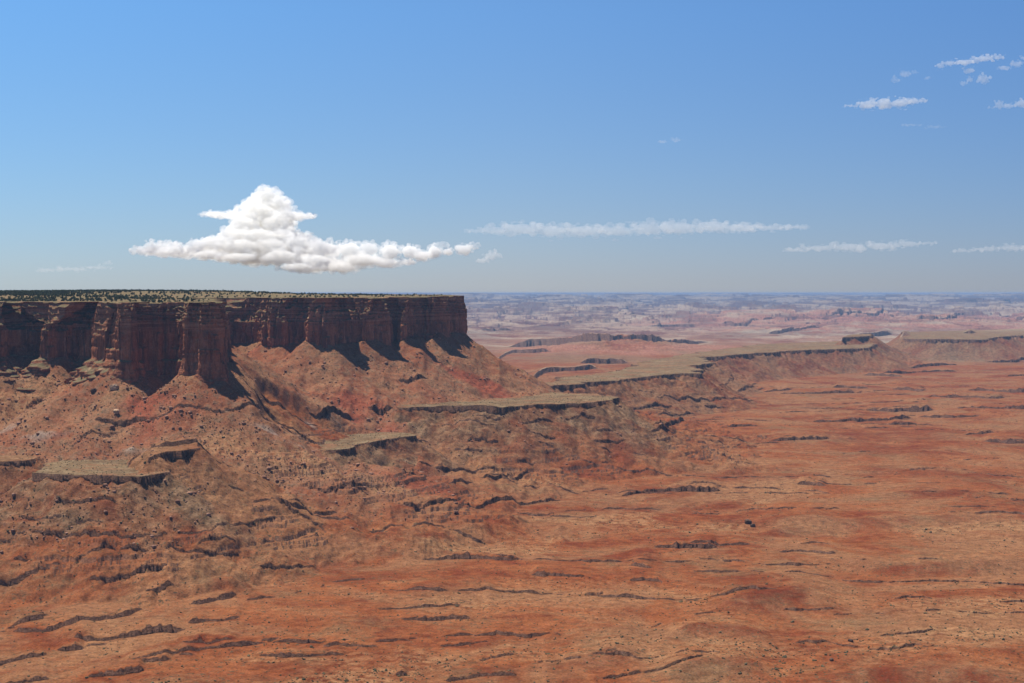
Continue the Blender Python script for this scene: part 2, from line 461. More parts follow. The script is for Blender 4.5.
# thin hard beds stepping out of the slopes
mod = sstep(-0.08, 0.14, fbm(X / 230, Y / 150, 4, 301)) * (1 - sstep(5500, 8000, Y)) * (cap < 0.4)
mod *= (1 - 0.7 * apron) * sstep(-205, -250, Z) * sstep(-330, -300, Z)
step = 7.0
zz = (Z + 5.0 * fbm(X / 240, Y / 240, 4, 311)) / step
zz = zz + 0.45 * np.sin(zz * 2.3) 
fr = zz - np.floor(zz)
tz = (sstep(0.455, 0.545, fr) - fr) * step
Z += 0.72 * mod * tz
del zz, fr, tz, mod
# long thin beds breaking the plain: each steps up sharply and sinks away behind
cal = (Y < 6500) * (cap < 0.4) * (1 - 0.9 * apron) * (1 - 0.8 * talus) * (1 - sstep(4200, 6500, Y))
wig = 20 * fbm(X / 55, Y / 55, 4, 331) + 9 * fbm(X / 12, Y / 14, 3, 341)
for sp, amp, tilt_, sd, lo in ((150, 5.2, -0.55, 351, 0.02), (260, 6.5, -0.1, 391, 0.0)):
    g = (Y * (1 + 0.0) + tilt_ * sstep(200, -700, X) * X + 170 * fbm(X / 620, Y / 430, 3, sd) + wig + 4000) / sp
    fr = g - np.floor(g)
    lo = lo - 0.13 * sstep(50, -450, X)
    msk = sstep(lo, lo + 0.20, fbm(X / 330, Y / 120, 4, sd + 5) + 0.35 * gnoise(np.floor(g) * 3.7, X / 260, sd + 9))
    msk = msk * (0.40 + 0.60 * sstep(0.3, -0.7, X / 900.0)) * np.clip(0.55 + 1.9 * fbm(X / 40, Y / 160, 3, sd + 15), 0.0, 1.6)
    Z += amp * cal * msk * ((1 - fr) ** 2.2)
    e_ = (np.floor(g[1:]) > np.floor(g[:-1])) & (amp * cal * msk > 0.6)[1:]
    f_ = np.clip((np.floor(g[1:]) - g[:-1]) / np.maximum(g[1:] - g[:-1], 1e-4), 0, 1)
    YE[1:][e_] = (Y[:-1] + f_ * (Y[1:] - Y[:-1]))[e_]
del wig, g, fr, msk, cal

# ------------------------------------------------------------------ ledges: picture polylines carried onto the ground
def smooth(v, k):
    if k < 2: return v
    p = np.pad(v, k, mode='edge'); return np.convolve(p, np.ones(2 * k + 1) / (2 * k + 1), 'valid')

# a calm copy of the ground, for finding where each picture line falls
def box(a, k, ax):
    n = a.shape[ax]; p = np.pad(a, [(k + 1, k) if i == ax else (0, 0) for i in range(2)], mode='edge')
    c = np.cumsum(p, axis=ax, dtype=np.float64)
    hi = np.take(c, np.arange(2 * k + 1, 2 * k + 1 + n), axis=ax); lo = np.take(c, np.arange(0, n), axis=ax)
    return ((hi - lo) / (2 * k + 1)).astype(np.float32)

ZREF = box(box(Z, 22, 0), 22, 1)

def ledge(pts, hpx, back=110.0, soft=0.0, rag=1.0, paint=None, far=False, seed=[500]):
    seed[0] += 7
    pts = sorted(pts)
    c0 = int(np.searchsorted(PX, pts[0][0])); c1 = int(np.searchsorted(PX, pts[-1][0]))
    c0 = max(0, c0); c1 = min(NC, c1)
    if c1 - c0 < 3: return
    tgt = np.interp(PX[c0:c1], [p[0] for p in pts], [p[1] for p in pts])
    py = HY - ZREF[:, c0:c1] * F / YR[:, None]
    i = np.argmax(py <= tgt[None, :] + 0.5 * hpx, axis=0)
    yl = YR[i].astype(np.float64)
    yl = smooth(smooth(yl, 16), 10)
    xl = U[c0:c1] * yl
    m = float(np.mean(yl)); k = m / 2000.0
    if far: yl = yl + 30 * k * fbm(xl / (55 * k), xl * 0, 4, seed[0]) + 16 * k * fbm(xl / (14 * k), xl * 0, 3, seed[0] + 2)
    else: yl = yl + rag * k * (7.5 * fbm(xl / (45 * k), xl * 0, 4, seed[0]) * 1.6 + 5.0 * fbm(xl / (11 * k), xl * 0, 3, seed[0] + 3))
    A = hpx * m / F * (0.45 + 0.9 * np.clip(0.5 + 1.5 * fbm(xl / (55 * k), xl * 0 + 3.3, 3, seed[0] + 5), 0, 1))
    chip = np.clip(0.95 + 1.5 * fbm(xl / (9 * k), xl * 0, 3, seed[0] + 8), 0.15, 1.7) - 1      # blocks broken out of the lip
    tt = np.linspace(0, 1, c1 - c0)
    w = 0.35 if soft else max(0.12, 10.0 / (c1 - c0))
    A = A * (1 - 0.6 * apron[i, np.arange(c0, c1)])
    if soft: A = np.full_like(A, 0.85 * hpx * m / F)
    if far: A = hpx * m / F * (0.5 + 0.5 * (A / A.mean()))
    A = A * sstep(0, w, tt) * sstep(0, w, 1 - tt)
    b = back * k
    if far: chip = chip * 0
    s = rows_for(yl.min() - 60 * k - soft, yl.max() + 6 * b)
    D = Y[s, c0:c1] - yl[None, :]
    if soft:
        up = sstep(-soft, 0, D) * np.where(D > 0, np.exp(-D / b), 1)
    else:
        up = np.where(D > 0, np.exp(-np.maximum(D, 0) / b) + chip[None, :] * np.exp(-np.maximum(D, 0) / (5 * k)), -0.25 * np.exp(np.minimum(D, 0) / (10 * k)))
    edge_ = sstep(0, 0.15, tt) * sstep(0, 0.15, 1 - tt)
    Z[s, c0:c1] += A[None, :] * up * np.where(D > 0, 1.0, edge_[None, :])
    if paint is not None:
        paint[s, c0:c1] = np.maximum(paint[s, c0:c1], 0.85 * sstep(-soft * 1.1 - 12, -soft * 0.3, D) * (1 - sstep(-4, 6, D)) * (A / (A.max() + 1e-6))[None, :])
    if far:
        white[s, c0:c1] = np.maximum(white[s, c0:c1], 0.6 * sstep(0, 4 * k, D) * (1 - sstep(25 * k, 90 * k, D)) * (A > 0.3 * A.max())[None, :])
    if not soft:
        j = np.searchsorted(YR, yl)
        ok = (A > 0.8) & (j > 1) & (j < NR - 1)
        YE[j[ok], np.arange(c0, c1)[ok]] = yl[ok]
    return

# swelling red slopes, bottom right
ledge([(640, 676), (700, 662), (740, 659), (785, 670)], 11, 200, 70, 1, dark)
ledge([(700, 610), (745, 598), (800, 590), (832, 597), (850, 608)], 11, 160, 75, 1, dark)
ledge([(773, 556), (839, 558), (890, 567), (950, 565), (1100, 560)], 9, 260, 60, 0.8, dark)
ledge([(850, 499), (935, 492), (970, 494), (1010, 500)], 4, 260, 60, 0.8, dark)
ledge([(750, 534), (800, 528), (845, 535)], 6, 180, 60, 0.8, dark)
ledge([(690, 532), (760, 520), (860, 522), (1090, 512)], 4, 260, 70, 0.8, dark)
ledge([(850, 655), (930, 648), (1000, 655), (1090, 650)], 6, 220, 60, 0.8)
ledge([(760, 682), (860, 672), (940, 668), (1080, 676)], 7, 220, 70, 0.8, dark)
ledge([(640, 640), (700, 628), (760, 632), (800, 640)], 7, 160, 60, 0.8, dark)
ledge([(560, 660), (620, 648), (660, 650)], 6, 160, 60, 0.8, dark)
ledge([(340, 470), (420, 462), (500, 470)], 4, 200, 70, 0.8, dark)
ledge([(340, 560), (380, 548), (430, 560)], 4, 200, 70, 0.8)

LED = [
 (4, [(306,413),(330,414),(356,413)]), (4.5, [(366,409),(380,409),(396,409)]), (3.2, [(228,410),(250,411),(272,408)]), (2.5, [(92,420),(120,419),(148,421)]), (2.2, [(395,382),(430,378)]), (2.4, [(255,417),(275,416)]),
 (3, [(85,579),(122,575),(148,571),(173,563)]), (3.2, [(9,630),(41,631),(67,623),(89,618),(122,614),(141,604),(147,599)]),
 (3, [(141,592),(163,588),(177,584)]), (3.8, [(70,639),(108,638),(137,633),(163,630),(189,628)]),
 (2.8, [(186,621),(208,618),(230,619),(243,613)]), (2.6, [(187,604),(208,600),(223,594),(239,592)]),
 (3, [(-60,672),(0,664),(22,656),(52,654)]), (2.6, [(55,650),(87,644)]), (2.5, [(0,684),(18,682),(52,677)]),
 (3.6, [(85,675),(115,673),(147,667)]), (2.4, [(137,661),(163,658),(174,656)]), (2.8, [(176,651),(197,651)]),
 (2.2, [(252,653),(282,657),(319,654),(349,653)]), (2, [(11,517),(44,518),(74,520),(111,523)]),
 (2.2, [(22,530),(56,534),(104,536),(134,538),(178,536)]), (2, [(170,536),(200,532),(215,527),(237,526),(260,520),(286,516)]),
 (2.8, [(284,508),(297,510),(341,508)]), (1.6, [(249,502),(263,505),(278,504)]), (1.3, [(158,551),(182,552),(245,552)]),
 (1.2, [(256,568),(319,567)]), (2.4, [(11,562),(24,556),(35,551)]), (2.4, [(50,569),(63,563)]), (2.4, [(61,552),(76,549)]),
 (1.8, [(-40,496),(0,497),(28,499)]), (1.8, [(50,502),(78,502),(122,506)]), (2.2, [(-40,510),(0,513),(13,515)]),
 (2, [(319,489),(349,488),(373,487)]), (1.5, [(223,489),(249,489)]), (2.6, [(394,505),(444,505),(488,502),(533,501),(548,498),(567,498)]),
 (3, [(618,496),(637,491),(667,489),(696,489),(724,489)]), (2.2, [(433,470),(462,470),(498,468)]), (2, [(446,484),(477,483)]),
 (2.2, [(477,479),(507,477),(533,467)]), (2, [(399,476),(431,475)]), (2, [(344,489),(373,487)]), (2.2, [(451,450),(488,451)]),
 (2.2, [(462,442),(503,441)]), (2.2, [(522,434),(559,433)]), (1.8, [(514,460),(542,461)]), (2.4, [(589,439),(629,440)]),
 (3.4, [(649,433),(678,431)]), (3.2, [(418,555),(451,555),(488,557),(522,559)]), (3, [(529,573),(555,575),(583,578),(589,573)]),
 (2.8, [(650,546),(689,546),(720,546)]), (2.4, [(628,564),(655,569)]), (2.2, [(626,578),(652,581),(666,583)]),
 (1.6, [(373,609),(414,608),(466,604)]), (2.4, [(397,619),(444,618),(475,618)]), (1.8, [(475,662),(518,654)]),
 (2, [(644,628),(667,622)]), (2, [(690,621),(720,615)]), (2.2, [(320,645),(340,645),(381,646)]), (1.8, [(435,646),(496,641)]),
 (1.5, [(559,658),(585,660)]), (1.5, [(600,657),(622,655)]), (3.2, [(392,677),(410,671)]), (2, [(440,681),(488,673),(522,675)]),
 (1.8, [(596,679),(637,673),(674,671),(711,662)]), (2, [(769,439),(832,438)]), (3, [(980,439),(1021,442),(1080,442)]),
 (2.6, [(795,483),(828,487)]), (1.6, [(773,552),(802,552),(839,558)]), (1.6, [(780,610),(839,610)]),
 (1.5, [(828,579),(887,583),(947,581),(1024,585),(1080,586)]), (2.2, [(687,545),(754,544)]), (1.3, [(865,639),(910,638),(947,632)]),
 (3.2, [(864,409),(894,410),(935,409)]), (2.4, [(809,421),(848,420),(884,419),(915,416)]), (2.8, [(925,396),(956,396),(1007,397)]),
 (2, [(830,387),(871,387)]), (2, [(889,388),(927,390)]), (2.4, [(964,389),(1024,391),(1090,391)]), (2.6, [(953,407),(1024,407),(1090,408)]),
 (2, [(915,416),(982,416)]), (2, [(961,434),(997,432)]), (2.4, [(1002,375),(1024,374),(1090,374)]), (3, [(982,359),(1024,358),(1090,357)]),
 (1.6, [(760,390),(796,389)]), (1.8, [(775,393),(858,392)]), (1.6, [(886,424),(920,423)]), (3.6, [(645,424),(668,422),(690,421)]),
 (3, [(649,431),(678,429)]), (2.8, [(624,405),(675,405)]), (2.2, [(627,419),(652,415)]), (2, [(591,430),(619,430)]),
 (1.8, [(652,399),(701,399),(760,399)]), (1.8, [(726,426),(760,425)]), (1.5, [(640,413),(700,412)]), (1.6, [(706,382),(760,380)]),
 (1.6, [(716,389),(770,386)]), (1.8, [(700,405),(730,404)]), (1.6, [(880,372),(960,370)]), (1.8, [(905,365),(960,364)]),
 (1.6, [(860,374),(905,376)]), (1.6, [(560,418),(600,416)]), (1.8, [(430,424),(500,428)]), (1.6, [(470,419),(560,421)]),
]
LED.sort(key=lambda e: -np.mean([p[1] for p in e[1]]))
for h, pts in LED:
    ledge(pts, h * (1.35 if pts[0][0] < 260 and pts[0][1] > 560 else 1.1), 100)

# canyon rims far off
FARL = [(4.5, [(512,373),(530,371),(548,369),(575,368),(600,366)]), (4.5, [(578,362),(600,361),(630,361)]), (3, [(470,353),(500,352),(553,352)]),
        (6.5, [(505,345),(540,344),(580,347),(600,349),(640,347),(670,346),(690,342),(713,338)]), (3, [(765,333),(790,332),(822,329)]), (2.5, [(826,319),(860,318),(890,317)]),
        (4.5, [(852,336),(870,335),(894,332)]), (3.5, [(912,326),(940,327),(960,325)]), (4, [(896,338),(905,337),(912,336)]), (2.5, [(936,318),(970,317)]),
        (3, [(986,319),(1006,318),(1060,318)]), (3, [(962,332),(978,331)]), (3, [(1010,323),(1060,322)]), (2, [(640,327),(700,326)]), (2, [(560,318),(640,317)]),
        (2, [(720,324),(790,322)]), (2.5, [(478,330),(520,331)]), (2, [(680,315),(760,314)])]
for h, pts in FARL:
    ledge(pts, h, 160, 0, 1.3, far=True)
# red badland knolls below the largest rim
for px, py, w, h in ((585, 355, 420, 16), (612, 354, 500, 20), (634, 356, 460, 18), (660, 354, 620, 17), (690, 351, 700, 13), (905, 330, 900, 42), (945, 329, 1200, 46), (985, 327, 1100, 52), (1015, 322, 1300, 60), (880, 326, 900, 36), (800, 331, 900, 26), (830, 323, 1500, 40), (760, 325, 1200, 28)):
    cx, cy = on_level(px, py, -365)
    s = rows_for(cy - 1800, cy + 1800)
    q = ((X[s] - cx) / w) ** 2 + ((Y[s] - cy) / (w * 1.2)) ** 2
    pink[s] = np.maximum(pink[s], sstep(2.2, 0.6, q + 0.5 * fbm(X[s] / 300, Y[s] / 500, 3, 409)))
    Z[s] += h * np.exp(-q * 1.4) * (0.8 + 0.5 * ridged(X[s] / 130, Y[s] / 200, 3, 401))

# ------------------------------------------------------------------ ground colour fields (kinds of rock and sand)
w1 = sstep(0.10, 0.42, fbm(X / 330 + 0.8 * n_mid, Y / 190, 5, 411))
w2 = sstep(0.62, 0.95, drain)
pale[:] = np.clip(0.75 * w1 * near * sstep(2900, 2200, Y) + 0.55 * w2 * near + 0.35 * w1 * near, 0, 0.95) * (cap < 0.3) * (1 - dark)
pale *= 0.75
pale *= sstep(-1100, -250, X + 0.15 * Y) * 0.8 + 0.2
fw = sstep(0.02, 0.16, fb1) * 0.8 + sstep(0.10, 0.2, fb2) * 0.6 + sstep(-0.05, -0.2, fb2) * sstep(9000, 11000, Y) * 0.35
white[:] = np.maximum(white, np.clip(fw, 0, 1) * sstep(7600, 11500, Y) * (1 - 0.75 * sstep(30000, 44000, Y)))
for o in (apron, talus): o *= (cap < 0.5)
mpx = 512 + F * X / Y
mpy = HY - Z * F / Y
cap[:] = np.maximum(cap, 0.6 * sstep(6600, 7400, Y) * sstep(12500, 9000, Y) * sstep(-0.1, 0.2, n_big))

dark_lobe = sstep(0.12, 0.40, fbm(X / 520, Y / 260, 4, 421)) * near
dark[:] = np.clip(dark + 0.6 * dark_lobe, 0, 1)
XF = U[None, :] * YR[:, None]
# hard beds overhang: where one row of the sheet jumps up, its foot is drawn in under the lip
dY = np.diff(YR)[:, None]; dZ = np.diff(Z, axis=0)
ey = YE[1:]
low = (ey > 0) & (dZ > 0.5)
r_i, c_i = np.nonzero(low)
ok = r_i > 1
r_i, c_i = r_i[ok], c_i[ok]
dz_ = np.minimum(dZ[r_i, c_i], 14)
Y[r_i, c_i] = ey[r_i, c_i] + 0.18 * dz_
Y[r_i + 1, c_i] = ey[r_i, c_i] - 0.05 * dz_
del dZ, low
co = np.stack([XF, Y, Z], -1)
gme = grid_mesh('ground', co, NR, NC, {'cap': cap, 'apron': apron, 'talus': talus, 'pale': pale, 'dark': dark, 'white': white, 'lilac': lilac, 'pink': pink})
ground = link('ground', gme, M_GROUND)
tag(ground, 'red desert plain with thin dark rock ledges reaching to the horizon', 'ground', kind='structure')

def ground_z(x, yv):
    r = int(np.clip(np.searchsorted(YR, yv), 0, NR - 1)); c = int(np.clip(np.searchsorted(U, x / yv), 0, NC - 1))
    return float(Z[r, c])

# ------------------------------------------------------------------ mesa: cliff wall and top
def resample(poly, step):
    p = np.array(poly, float); d = np.r_[0, np.cumsum(np.hypot(*np.diff(p, axis=0).T))]
    n = int(d[-1] / step); s = np.linspace(0, d[-1], n)
    return np.stack([np.interp(s, d, p[:, 0]), np.interp(s, d, p[:, 1])], 1), s

front, S = resample(OUT[1:-3], 1.25)
# round the plan corners a little, then give it buttresses and alcoves
k = 5
fr0 = front.copy()
for a in (0, 1):
    front[:, a] = np.convolve(np.pad(fr0[:, a], k, mode='edge'), np.ones(2 * k + 1) / (2 * k + 1), 'valid')
tan = np.gradient(front, axis=0); tan /= np.linalg.norm(tan, axis=1)[:, None]
nrm = np.stack([tan[:, 1], -tan[:, 0]], 1)           # outward (towards the viewer for a left-to-right run)
Sx = S / 1.0
fpx = 512 + F * front[:, 0] / front[:, 1]
is_back = front[:, 1] > 3320
wid = np.interp(fpx, [-400, 60, 95, 108, 130, 150, 185, 214, 222, 235, 320, 345, 400, 420, 470], [62, 62, 46, 10, 9, 14, 7, 8, 26, 42, 40, 24, 18, 9, 8])
side = (front[:, 1] > 2330) & (front[:, 1] < 2940) & (front[:, 0] > -570) & (front[:, 0] < -440)
wid = np.where(side, 14, wid); wid = np.where(is_back, 12, wid)
wid = smooth(wid, 14)
zw = np.interp(fpx, [-400, 100, 110, 215, 225, 330, 420, 470], [-58, -58, -40, -44, -56, -54, -44, -40]) + 5 * fbm(Sx / 90, Sx * 0, 3, 601)
zw = smooth(zw, 10)
zt = np.interp(front[:, 1], [2300, 2500, 3000, 3300, 5000], [-15.5, -15.0, -9.5, -6.3, -3]) + 1.3 * fbm(Sx / 60, Sx * 0, 4, 607) + 0.9 * np.sign(gnoise(Sx / 23, Sx * 0, 609))
lowb = np.interp(fpx, [-400, 100, 108, 216, 240, 470], [1.15, 1.15, 0.3, 0.2, 0.3, 0.25])   # ledgy foot on the left
lowb = np.where(is_back, 0.2, lowb); lowb = smooth(lowb, 14)

rows = []
NW = 78
big = 15 * fbm(Sx / 75, Sx * 0, 3, 611) + 26 * (ridged(Sx / 105, Sx * 0, 2, 613) - 0.45) * np.where(is_back, 0.2, 1)
for j in range(NW):                       # the vertical wall
    t = j / (NW - 1)
    z = -170 + (zw + 170) * t
    hz = (z + 132) / 90.0
    # pilasters and cracks, drifting a little with height
    q = Sx + 3.0 * fbm(Sx / 40, z / 35, 2, 619)
    pil = np.abs(gnoise(q / 17, z / 240, 621)); pil2 = np.abs(gnoise(q / 6.5, z / 90, 631))
    off = big * 0.7 + 13 * np.minimum(pil, 0.42) * np.clip(0.75 + 1.8 * fbm(Sx / 120, Sx * 0 + 9.1, 3, 659), 0.1, 1.6) + 2.4 * np.minimum(pil2, 0.4) + 1.7 * fbm(Sx / 9, z / 12, 4, 641)
    alc = 7 * sstep(0.15, 0.45, fbm(Sx / 48, z / 60, 3, 651)) * (1 - np.clip(hz, 0, 1) ** 3)
    off -= alc + 6.0
    for zb_, sd_, st_ in ((-62, 3, 4.0), (-84, 5, 4.5), (-104, 9, 5.0)):      # broken bedding ledges across the wall
        off -= st_ * sstep(zb_ - 0.8, zb_ + 0.8, z + 5 * fbm(Sx / 60, Sx * 0 + sd_, 3, 655)) * sstep(0.05, 0.22, fbm(Sx / 38, Sx * 0 + sd_ * 3.3, 4, 657))
    foot = lowb * (np.maximum(0, 30 - 30 * np.clip(hz / 0.36, 0, 1)) + 4 * np.floor(np.clip(4 * (0.42 - hz) + 0.8 * fbm(Sx / 24, Sx * 0, 3, 663), 0, 4)) * 1.3) * (0.6 + 1.0 * np.abs(fbm(Sx / 30, z / 14, 4, 661)))
    off += foot + 2.5 * (1 - np.clip(hz, 0, 1))
    off -= 1.2 * sstep(0.30, 0.48, gnoise(Sx / 120, z / 6.5, 671))
    rows.append((off, z))
NB = 5
nw_ = wid / NB
base_off = rows[-1][0].copy()
cur = base_off.copy(); zc_ = zw.copy()
wob = fbm(Sx / 22, Sx * 0, 5, 681); 
for b in range(NB):                       # ledges of thin beds above it
    ztop = zw + (zt - zw) * (b + 1) / NB
    if b < NB - 1: ztop = ztop + np.minimum(4.0, 0.16 * (zt - zw)) * (fbm(Sx / 21, Sx * 0 + b * 1.9, 4, 687 + b) * 1.6 + 0.3 * np.sign(gnoise(Sx / 14, Sx * 0 + b, 689)))
    a1 = 2.6 * fbm(Sx / 13, Sx * 0 + b * 3.1, 5, 691 + b) + 1.5 * np.sign(gnoise(Sx / 6.3, Sx * 0 + b, 695 + b))
    a2 = np.clip(0.6 + 2.4 * fbm(Sx / 36, Sx * 0 + b * 7.7, 5, 701 + b), 0.03, 2.2)
    tread = nw_ * a2 + 0.5
    zr = zc_ + (ztop - zc_) * np.clip(0.5 + 0.30 * sstep(24, 44, wid) + 1.7 * fbm(Sx / 24, Sx * 0 + b, 4, 707 + b), 0.06, 0.97)   # rubble bank, then riser
    rows.append((cur - tread * 0.25 + a1, zc_ + 0.4))
    rows.append((cur - tread * 0.62 + a1, zc_ + 0.45 * (zr - zc_)))
    rows.append((cur - tread + a1, zr))
    for m in (1, 2, 3):
        jit = 0.8 * fbm(Sx / 5, Sx * 0 + b + m * 0.37, 3, 711 + b * 3 + m)
        over = 0.6 if m > 1 else 0.0
        rows.append((cur - tread + a1 + jit + over, zr + (ztop - zr) * m / 3))
    cur = cur - tread; zc_ = ztop
for dd_, rise in ((3, 0.3), (8, 0.6), (18, 1.0), (34, 1.2)):
    rows.append((cur - dd_, zc_ + rise * (0.6 + 0.8 * fbm(Sx / 20, Sx * 0 + dd_, 3, 731))))
OFF = np.stack([r[0] for r in rows]); ZZ = np.stack([np.broadcast_to(r[1], Sx.shape) for r in rows])
nR, nS = OFF.shape
cx = front[None, :, 0] + nrm[None, :, 0] * OFF
cy = front[None, :, 1] + nrm[None, :, 1] * OFF
cco = np.stack([cx, cy, ZZ], -1).reshape(-1, 3)
idx = np.arange(nR * nS, dtype=np.int32).reshape(nR, nS)
cq = np.stack([idx[:-1, :-1], idx[:-1, 1:], idx[1:, 1:], idx[1:, :-1]], -1).reshape(-1, 4)
# top sheet
tu = np.linspace(-0.62, -0.02, 700); ty = np.r_[np.arange(2290, 3400, 5.0), np.arange(3400, 5600, 12.0)]
TY = np.repeat(ty[:, None], len(tu), 1); TX = tu[None, :] * TY
td = sdf_poly(TX.astype(np.float32), TY.astype(np.float32), OUT)
TZ = np.interp(TY, [2300, 2500, 3000, 3300, 5000], [-15.5, -15.0, -9.5, -6.3, -3]) - 0.4 + 1.0 * fbm(TX / 60, TY / 60, 4, 741) \
     + 9.5 * sstep(60, 420, -td) * np.interp(TX / TY * F + 512, [-200, 0, 120, 215, 300, 400, 470], [0.78, 0.82, 1.05, 0.95, 0.35, 0.25, 0.1]) + 2.2 * fbm(TX / 180, TY / 180, 3, 751) * sstep(60, 200, -td)
inner = np.interp(TX / TY * F + 512, [60, 108, 216, 240, 330, 420], [76, 30, 24, 58, 40, 24])
keep = (td < -inner)
km = keep[:-1, :-1] & keep[1:, :-1] & keep[:-1, 1:] & keep[1:, 1:]
ti = (np.arange(TX.size, dtype=np.int32) + len(cco)).reshape(TX.shape)
tq = np.stack([ti[:-1, :-1], ti[:-1, 1:], ti[1:, 1:], ti[1:, :-1]], -1)[km]
allco = np.concatenate([cco, np.stack([TX, TY, TZ], -1).reshape(-1, 3)])
allq = np.concatenate([cq, tq])
used = np.zeros(len(allco), bool); used[allq.ravel()] = True
remap = np.cumsum(used) - 1
mme = raw_mesh('mesa', allco[used], remap[allq].astype(np.int32))
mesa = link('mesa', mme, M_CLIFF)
tag(mesa, 'long flat-topped red sandstone mesa with a dark shadowed cliff wall', 'mesa', kind='structure')

# ------------------------------------------------------------------ distant landforms
def landform(name, prof, dist, depth, height_rows, label, mat=M_GROUND, seed=1):
    """prof: (px, py) skyline points; a closed solid with a steep top band and a spreading foot"""
    pxs = np.linspace(prof[0][0], prof[-1][0], 220)
    pys = np.interp(pxs, [p[0] for p in prof], [p[1] for p in prof])
    xs = (pxs - 512) / F * dist; zs = (HY - pys) / F * dist
    gz = -0.0019 * dist if dist > 40000 else np.interp(dist, YR, lvl) - 30
    vs = np.linspace(-1, 1, 41)
    VX = np.repeat(xs[None, :], 41, 0)
    n = fbm(VX / (depth * 0.6), np.repeat(vs[:, None], 220, 1) * 2.0, 5, seed)
    prof_v = 1 - sstep(0.32, 1.0, np.abs(vs))[:, None] ** height_rows
    VZ = gz + (zs[None, :] - gz) * np.clip(prof_v * (1 + 0.10 * n), 0, 1.0)
    VY = dist + vs[:, None] * depth * (1 + 0.35 * n)
    me = grid_mesh(name, np.stack([VX, VY, VZ], -1), 41, 220)
    o = link(name, me, mat)
    tag(o, label, name, kind='structure')
    return o

M_FAR = plain_material('far_rock', (0.060, 0.040, 0.032), (0.125, 0.075, 0.055), 0.002)
landform('mountains', [(190, 295.5), (250, 294.2), (300, 293.4), (350, 293.4), (362, 294.4), (375, 294.4), (392, 293.6), (410, 293.1), (425, 292.8), (436, 292.9), (448, 293.3), (462, 293.1), (480, 293.0), (500, 293.4), (520, 293.7), (560, 295)],
         60000, 3500, 1.0, 'low blue ridge on the horizon behind the end of the mesa', M_FAR, 3)

def butte(prof, foot_px, dist, label, seed):
    """flat-topped rock: vertical band above a flared skirt, closed all round"""
    (x0, x1, ytop, yfoot) = prof
    cxp = (x0 + x1) / 2; cxw = (cxp - 512) / F * dist
    rx = (x1 - x0) / 2 / F * dist; ry = rx * 0.6
    zt_ = (HY - ytop) / F * dist; zf = (HY - yfoot) / F * dist - 25
    th = np.linspace(0, 2 * np.pi, 97)[:-1]
    lay = [(0.0, zt_), (0.5, zt_ + 1), (0.93, zt_), (1.0, zt_ - 4), (1.02, zt_ - 0.45 * (zt_ - zf)), (1.12, zt_ - 0.55 * (zt_ - zf)), (1.45, zf + 0.2 * (zt_ - zf)), (foot_px, zf)]
    vs = []
    for r, z in lay:
        n = 1 + 0.10 * gnoise(np.cos(th) * 2.2, np.sin(th) * 2.2, seed) + 0.06 * gnoise(np.cos(th) * 6, np.sin(th) * 6, seed + 1)
        vs.append(np.stack([cxw + rx * r * n * np.cos(th), dist + ry * r * n * np.sin(th), np.full_like(th, z)], 1))
    co_ = np.concatenate(vs); q = []
    for i in range(len(lay) - 1):
        for j in range(96):
            k_ = (j + 1) % 96
            q.append((i * 96 + j, (i + 1) * 96 + j, (i + 1) * 96 + k_, i * 96 + k_))
    o = link('butte', raw_mesh('butte', co_, np.array(q, np.int32)), M_FAR)
    return tag(o, label, 'butte', kind='structure')
butte((945, 976, 298.8, 303.5), 1.9, 30000, 'wide flat-topped butte far off near the horizon', 31)
butte((1003, 1010, 299.3, 303.5), 1.8, 30000, 'narrow butte standing beyond the wide flat-topped butte', 41)

# ------------------------------------------------------------------ haze
def haze_box():
    bm = bmesh.new()
    bmesh.ops.create_cube(bm, size=1.0)
    x0, x1, y0, y1, z0, z1 = -45000, 45000, -400, 78400, float(Z.min()) - 60, 10.0
    for v in bm.verts:
        v.co = Vector((x1 if v.co.x > 0 else x0, y1 if v.co.y > 0 else y0, z1 if v.co.z > 0 else z0))
    me = bpy.data.meshes.new('haze'); bm.to_mesh(me); bm.free()
    m = bpy.data.materials.new('haze_air'); m.use_nodes = True
    n, l = m.node_tree.nodes, m.node_tree.links
    n.remove(n['Principled BSDF'])
    v = n.new('ShaderNodeVolumePrincipled')
    v.inputs['Color'].default_value = (*HAZE_COLOR, 1)
    v.inputs['Density'].default_value = HAZE_DENSITY
    v.inputs['Anisotropy'].default_value = 0.0
    l.new(v.outputs[0], n['Material Output'].inputs['Volume'])
    o = link('haze', me, m)
    tag(o, 'pale blue haze hanging over the far desert', 'haze', kind='stuff')
haze_box()

# ------------------------------------------------------------------ clouds
def cloud_material(name, dens):
    m = bpy.data.materials.new(name); m.use_nodes = True
    n, l = m.node_tree.nodes, m.node_tree.links
    n.remove(n['Principled BSDF'])
    v = n.new('ShaderNodeVolumePrincipled')
    v.inputs['Color'].default_value = (0.984, 0.979, 0.963, 1)
    v.inputs['Density'].default_value = dens
    v.inputs['Anisotropy'].default_value = -0.1
    l.new(v.outputs[0], n['Material Output'].inputs['Volume'])
    return m

def unit_ball():
    bm = bmesh.new(); bmesh.ops.create_icosphere(bm, subdivisions=2, radius=1.0)
    v = np.array([p.co[:] for p in bm.verts]); f = np.array([[p.index for p in q.verts] for q in bm.faces], np.int32); bm.free()
    return v, f
BALL = unit_ball()

